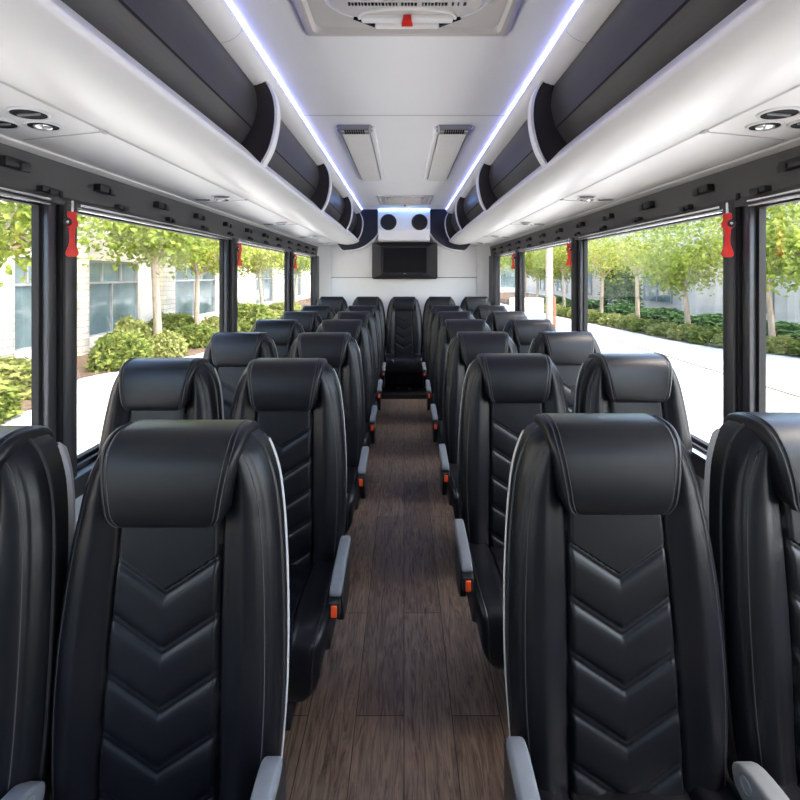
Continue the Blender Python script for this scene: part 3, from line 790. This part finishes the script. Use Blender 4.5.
LT = [(T1, -7.4, 8.3, .3, .95, 'outside the foremost left window'), (T1, -7.0, 13.4, 2.0, 1.0, 'with thick trunk between the stone pier and shrubs, left side'), (T2, -7.2, 16.3, 1.0, 1.05, 'with thin forked trunk before the second building window, left side'),
      (T2, -7.0, 23.3, 3.1, 1.05, 'seen through the third left window'), (T1, -7.2, 31, 4.4, .9, 'seen through the rearmost left window'), (T3, -6.9, 40, 1.4, 1.0, 'at the far end of the building on the left')]
for p, x, y, r, sc, l in LT: put(p, x, y, r, 'leafy green street tree ' + l, 'tree', 'street trees on the left', sc)
RT = [(T4, 10.9, 12.2, 1.1, 1.0, 'outside the foremost right window'), (T2, 11.3, 14.4, 2.2, 1.0, 'just behind the foremost tree on the right'), (T4, 10.3, 17.0, .4, .88, 'with dense crown beside the right pillar'),
      (T3, 10.3, 20.7, 5.0, .92, 'with bare branches before the pale building window, right side'), (T3, 10.2, 24.3, 3.3, .88, 'left of the dark conifer across the right pavement'),
      (T2, 9.9, 29, .9, 1.1, 'at the edge of the second right window'), (T1, 9.2, 36, 2.9, 1.05, 'behind the pale pole on the right'), (T3, 8.6, 44, 4.1, 1.0, 'far beyond the pale pole on the right'), (T2, 6.6, 49, 1.9, 1.1, 'farthest down the right pavement'),
      (T4, 10.6, 33.5, 2.4, 1.0, 'with low dense crown just right of the pale pole'), (T4, 11.2, 39.5, 5.2, 1.05, 'with low dense crown hidden partly by the pale pole')]
for p, x, y, r, sc, l in RT: put(p, x, y, r, 'yellow green street tree ' + l, 'tree', 'street trees on the right', sc)

def bush_proto(seed, leafm, n, lsize, name='shrub'):
    rng = random.Random(seed); f = MB(); st = MB()
    for k in range(n):
        while True:
            x, y, z = rng.uniform(-1, 1), rng.uniform(-1, 1), rng.uniform(-.2, 1)
            q = x * x + y * y + z * z
            if .55 < q < 1: break
        lump = 1 + .12 * sin(5 * x + seed) * cos(4 * y)
        leaves(f, (x * .5 * lump, y * .5 * lump, .12 + z * .48 * lump), lsize, rng)
    for k in range(7):
        a = k * .9; st.tube([(0, 0, -.03), (.15 * cos(a), .15 * sin(a), .22), (.32 * cos(a), .32 * sin(a), .42)], [.018, .012, .005], 5)
    r = empty(name); f.build('foliage', leafm, r, smooth=False); st.build('stem', M['bark'], r); return r
B1 = bush_proto(5, M['bush'], 2600, .095); B2 = bush_proto(6, M['bushyellow'], 2400, .09); B3 = bush_proto(7, M['darkleaf'], 1500, .12)
def bput(p, x, y, sx, sz, label, group):
    o = put(p, x, y, rng.uniform(0, 6), label, 'shrub', group); o.scale = (sx, sx, sz); return o
LB = [(B1, -6.75, 11.2, 1.3, 1.4, 'large dark green shrub at the front of the left bed'), (B2, -7.5, 12.9, 1.0, 1.75, 'tall pale shrub under the wide building window, left'), (B2, -6.45, 12.7, 1.1, 1.1, 'low pale shrub beside the thick tree trunk, left'),
      (B1, -6.4, 14.4, 1.3, 1.15, 'round green shrub before the thin forked tree, left'), (B1, -8.0, 16.3, 1.7, 1.45, 'dark clipped shrub by the second stone pier, left'), (B2, -6.6, 16.6, 1.4, 1.2, 'pale shrub behind the second window pillar, left'),
      (B1, -6.6, 6.9, 1.5, 1.0, 'spiky green plant at the foot of the foremost left window'), (B2, -7.2, 8.6, 1.6, 1.1, 'pale green plant below the foremost left window'), (B1, -6.3, 19.3, 1.7, 1.75, 'round clipped bush in the third left window'),
      (B2, -6.5, 22, 1.8, 1.0, 'low yellow shrub under the thin trunk in the third left window'), (B2, -6.6, 26, 2.0, 1.2, 'yellow shrub in the rearmost left window'), (B1, -6.6, 18, 1.3, .9, 'low green shrub at the near edge of the third left window')]
for p, x, y, sx, sz, l in LB: bput(p, x, y, sx, sz, l, 'shrubs in the left bed')
def redge(y):
    for (xa, ya), (xb, yb) in zip(REDGE, REDGE[1:]):
        if ya <= y <= yb: return xa + (xb - xa) * (y - ya) / (yb - ya)
    return REDGE[-1][0]
y = 9.0; n = 0; ROWN = ['first', 'second', 'third', 'fourth', 'fifth', 'sixth', 'seventh', 'eighth', 'ninth', 'tenth', 'eleventh', 'twelfth', 'thirteenth', 'fourteenth', 'fifteenth', 'sixteenth', 'seventeenth', 'eighteenth', 'nineteenth', 'twentieth', 'twenty-first', 'twenty-second', 'twenty-third', 'twenty-fourth']
while n < 24:
    k = n % 3
    bput((B2, B1, B2)[k], redge(y) + .65, y, 1.15 + .12 * sin(n * 2.1), .82 + .1 * cos(n * 1.7), f'low shrub, {ROWN[n]} from the front in the kerbside row on the right', 'kerbside shrubs on the right')
    y += .88 + (.25 if y > 16 else 0); n += 1
for i, (x, y, w) in enumerate(((12.3, 22.5, 'before the pale building'), (12.2, 26, 'beside the dark conifer'), (12.5, 19, 'behind the dense tree'), (12.6, 16, 'behind the foremost trees'), (12.0, 31.5, 'seen past the pale pole'), (11.6, 37, 'farthest back beyond the pale pole'))):
    bput(B3, x, y, 2.6, 1.0, f'dark clipped shrub {w} on the right', 'dark shrubs on the right')
# dark conifer
r = empty('conifer', (13.1, 28.5, G), 'dark bushy conifer between two trunks across the right pavement', 'tree')
f = MB(); rg = random.Random(21)
for k in range(3600):
    h = rg.random() ** .8; a = rg.uniform(0, 2 * pi); q = 1.1 * (1 - h ** 2.2) ** .5 * rg.uniform(.75, 1.02) * (1 + .1 * sin(3 * a + 8 * h))
    leaves(f, (q * cos(a), q * sin(a), .2 + 3.2 * h), .22, rg)
f.build('foliage', M['darkleaf'], r, smooth=False); MB().tube([(0, 0, -.02), (0, 0, 2.6)], [.14, .05], 8).build('trunk', M['bark'], r)
# pole and post on the pavement
o = MB().tube([(5.35, 17.3, G), (5.35, 17.3, G + 7)], [.135, .115], 14).build('utility_pole', M['pole']); tag(o, 'thick pale wooden pole on the right pavement in the third window', 'pole')
o = MB().tube([(5.62, 17.6, G), (5.62, 17.6, G + 1.35), (5.62, 17.6, G + 1.42)], [.07, .07, .03], 12).build('short_post', M['brownpost']); tag(o, 'short rust brown post standing beside the pale wooden pole', 'post')

# left building: stone piers and glazed bays along x = -9
def quadwin(root, y0, y1, z0, z1, x, s, cols, transom, top_cols):
    """window set in the facade; s=+1 faces +x"""
    f = MB(); t = .035
    xa, xb = sorted((x - s * .16, x - s * .02))
    f.box(xa, xb, y0, y0 + t, z0, z1).box(xa, xb, y1 - t, y1, z0, z1).box(xa, xb, y0, y1, z0, z0 + t).box(xa, xb, y0, y1, z1 - t, z1)
    if transom: f.box(xa, xb, y0, y1, transom - .03, transom + .03)
    for k in range(1, cols): yy = y0 + (y1 - y0) * k / cols; f.box(xa, xb, yy - .018, yy + .018, z0, transom or z1)
    if transom:
        for k in range(1, top_cols): yy = y0 + (y1 - y0) * k / top_cols; f.box(xa, xb, yy - .018, yy + .018, transom, z1)
    w = f.build('window', M['bwinframe'], root, smooth=False)
    xa, xb = sorted((x - s * .12, x - s * .10)); MB().box(xa, xb, y0, y1, z0, z1).build('pane', M['bwin'], w, smooth=False)
bl = empty('stone_building', (-9, 20, G), 'cream stone building with wide glazed bays outside the left windows', 'building')
def bpart(o): o.location = (9, -20, -G); return o
bays = [(4.2, 7.4), (10.55, 12.72), (13.15, 15.95), (18.0, 22.5), (28.4, 32.2), (37, 41), (46, 50)]
ZW0, ZW1, ZTR = EYE - 1.78, EYE + .40, EYE - .23
for y0, y1 in bays:
    f = quadwin(bl, y0, y1, ZW0, ZW1, -9, 1, 2, ZTR, 3)
for c in kids(bl): bpart(c)
edges = [-6] + [e for b in bays for e in b] + [60]
for i in range(0, len(edges), 2):
    a, b = edges[i], edges[i + 1]
    pw = MB().box(-9.6, -8.94, a, b, G, ZW1 + .02, .02); bpart(pw.build('pier', M['stone'] if i not in (6, 8) else M['render'], bl))
for a, b in ((12.7, 13.05), (17.1, 17.95), (9.4, 10.55)):
    bpart(MB().box(-9.0, -8.72, a, b, G, 6, .03).build('stone_pier', M['stone'], bl))
for y0, y1 in bays: bpart(MB().box(-9.6, -8.96, y0, y1, G, ZW0, .01).build('sill_wall', M['render'], bl))
bpart(MB().box(-9.6, -8.96, -6, 60, ZW1 + .02, 6.5, .02).build('upper_wall', M['render'], bl))
bpart(MB().box(-20, -9.6, -6, 60, 6.3, 6.5).build('roof', M['render'], bl)); bpart(MB().box(-20, -9.6, 59.8, 60, G, 6.3).build('end_wall', M['render'], bl)); bpart(MB().box(-9.75, -9.62, -6, 60, G, 6.3).build('inner_wall', M['greypanel'], bl))

# right building along x = 16
br = empty('pale_building', (16, 30, G), 'pale grey building with paired windows behind the right hand trees', 'building')
def rpart(o): o.location = (-16, -30, -G); return o
rpart(MB().box(16, 24, 8, 62, G, 6.2, .03).build('wall', M['greypanel'], br))
for a, b in ((19, 19.4), (23.6, 24), (26.4, 26.8), (31.5, 31.9), (37, 37.4)): rpart(MB().box(15.82, 16.05, a, b, G, 6.2, .02).build('pilaster', M['render'], br))
for y0, y1 in ((12, 14.5), (20.3, 22.6), (28.0, 31.2), (33, 36), (40, 43), (46, 49), (52, 55)):
    n0 = set(o.name for o in kids(br)); quadwin(br, y0, y1, EYE - 1.7, EYE + .55, 15.86, -1, 2, None, 1)
    for c in kids(br):
        if c.name not in n0: rpart(c)
# far building closing the street, and its neighbour seen in the rearmost right window
fb = empty('white_building', (4, 66, G), 'white building with tall dark glazing far down the right pavement', 'building')
def fpart(o): o.location = (-4, -66, -G); return o
fpart(MB().box(-30, 40, 66, 72, G, 11, .05).build('wall', M['render'], fb))
for k in range(14): fpart(MB().box(-26 + 4.4 * k, -23.2 + 4.4 * k, 65.9, 66.05, G + .5, G + 4.2).build('window', M['bwin'], fb, smooth=False))
o = MB().box(5.6, 7.3, 24.5, 25, G, G + 1.0, .03).build('low_wall', M['greypanel']); tag(o, 'low white garden wall end behind the pale wooden pole', 'wall')

# ------------------------------------------------------------------ light, camera
world = bpy.data.worlds.new('sky'); bpy.context.scene.world = world; world.use_nodes = True
nt = world.node_tree; bg = nt.nodes['Background']; sk = nt.nodes.new('ShaderNodeTexSky')
sk.sky_type = 'NISHITA'; sk.sun_disc = False; sk.sun_elevation = radians(58); sk.sun_rotation = radians(120); sk.air_density = 1.0; sk.dust_density = 3.0; sk.ozone_density = 1.0
nt.links.new(sk.outputs[0], bg.inputs[0]); bg.inputs[1].default_value = .43
sd = bpy.data.lights.new('sun', 'SUN'); sd.energy = 2.5; sd.angle = radians(1.5); sd.color = (1, .95, .86)
so = bpy.data.objects.new('sun', sd); C.objects.link(so)
az, el = radians(-58), radians(65)          # sun stands to the right and slightly behind the camera
dv = Vector((cos(az) * cos(el), sin(az) * cos(el), sin(el))); so.rotation_euler = dv.to_track_quat('Z', 'Y').to_euler(); so.location = (10, -5, 15)

cd = bpy.data.cameras.new('camera'); cd.sensor_width = 36; cd.lens = FPX / 800 * 36; cd.shift_x = -.005; cd.shift_y = -.15625; cd.clip_start = .02; cd.clip_end = 300
co = bpy.data.objects.new('camera', cd); C.objects.link(co); co.location = (0, 0, EYE); co.rotation_euler = (pi / 2, 0, 0)
sc = bpy.context.scene; sc.camera = co
sc.view_settings.view_transform = 'Standard'; sc.view_settings.look = 'None'; sc.view_settings.gamma = 1; sc.view_settings.use_curve_mapping = False
sc.view_settings.exposure = 2.05
sc.cycles.use_denoising = True; sc.cycles.max_bounces = 10; sc.cycles.diffuse_bounces = 6; sc.cycles.transparent_max_bounces = 16; sc.cycles.caustics_reflective = False; sc.cycles.caustics_refractive = False
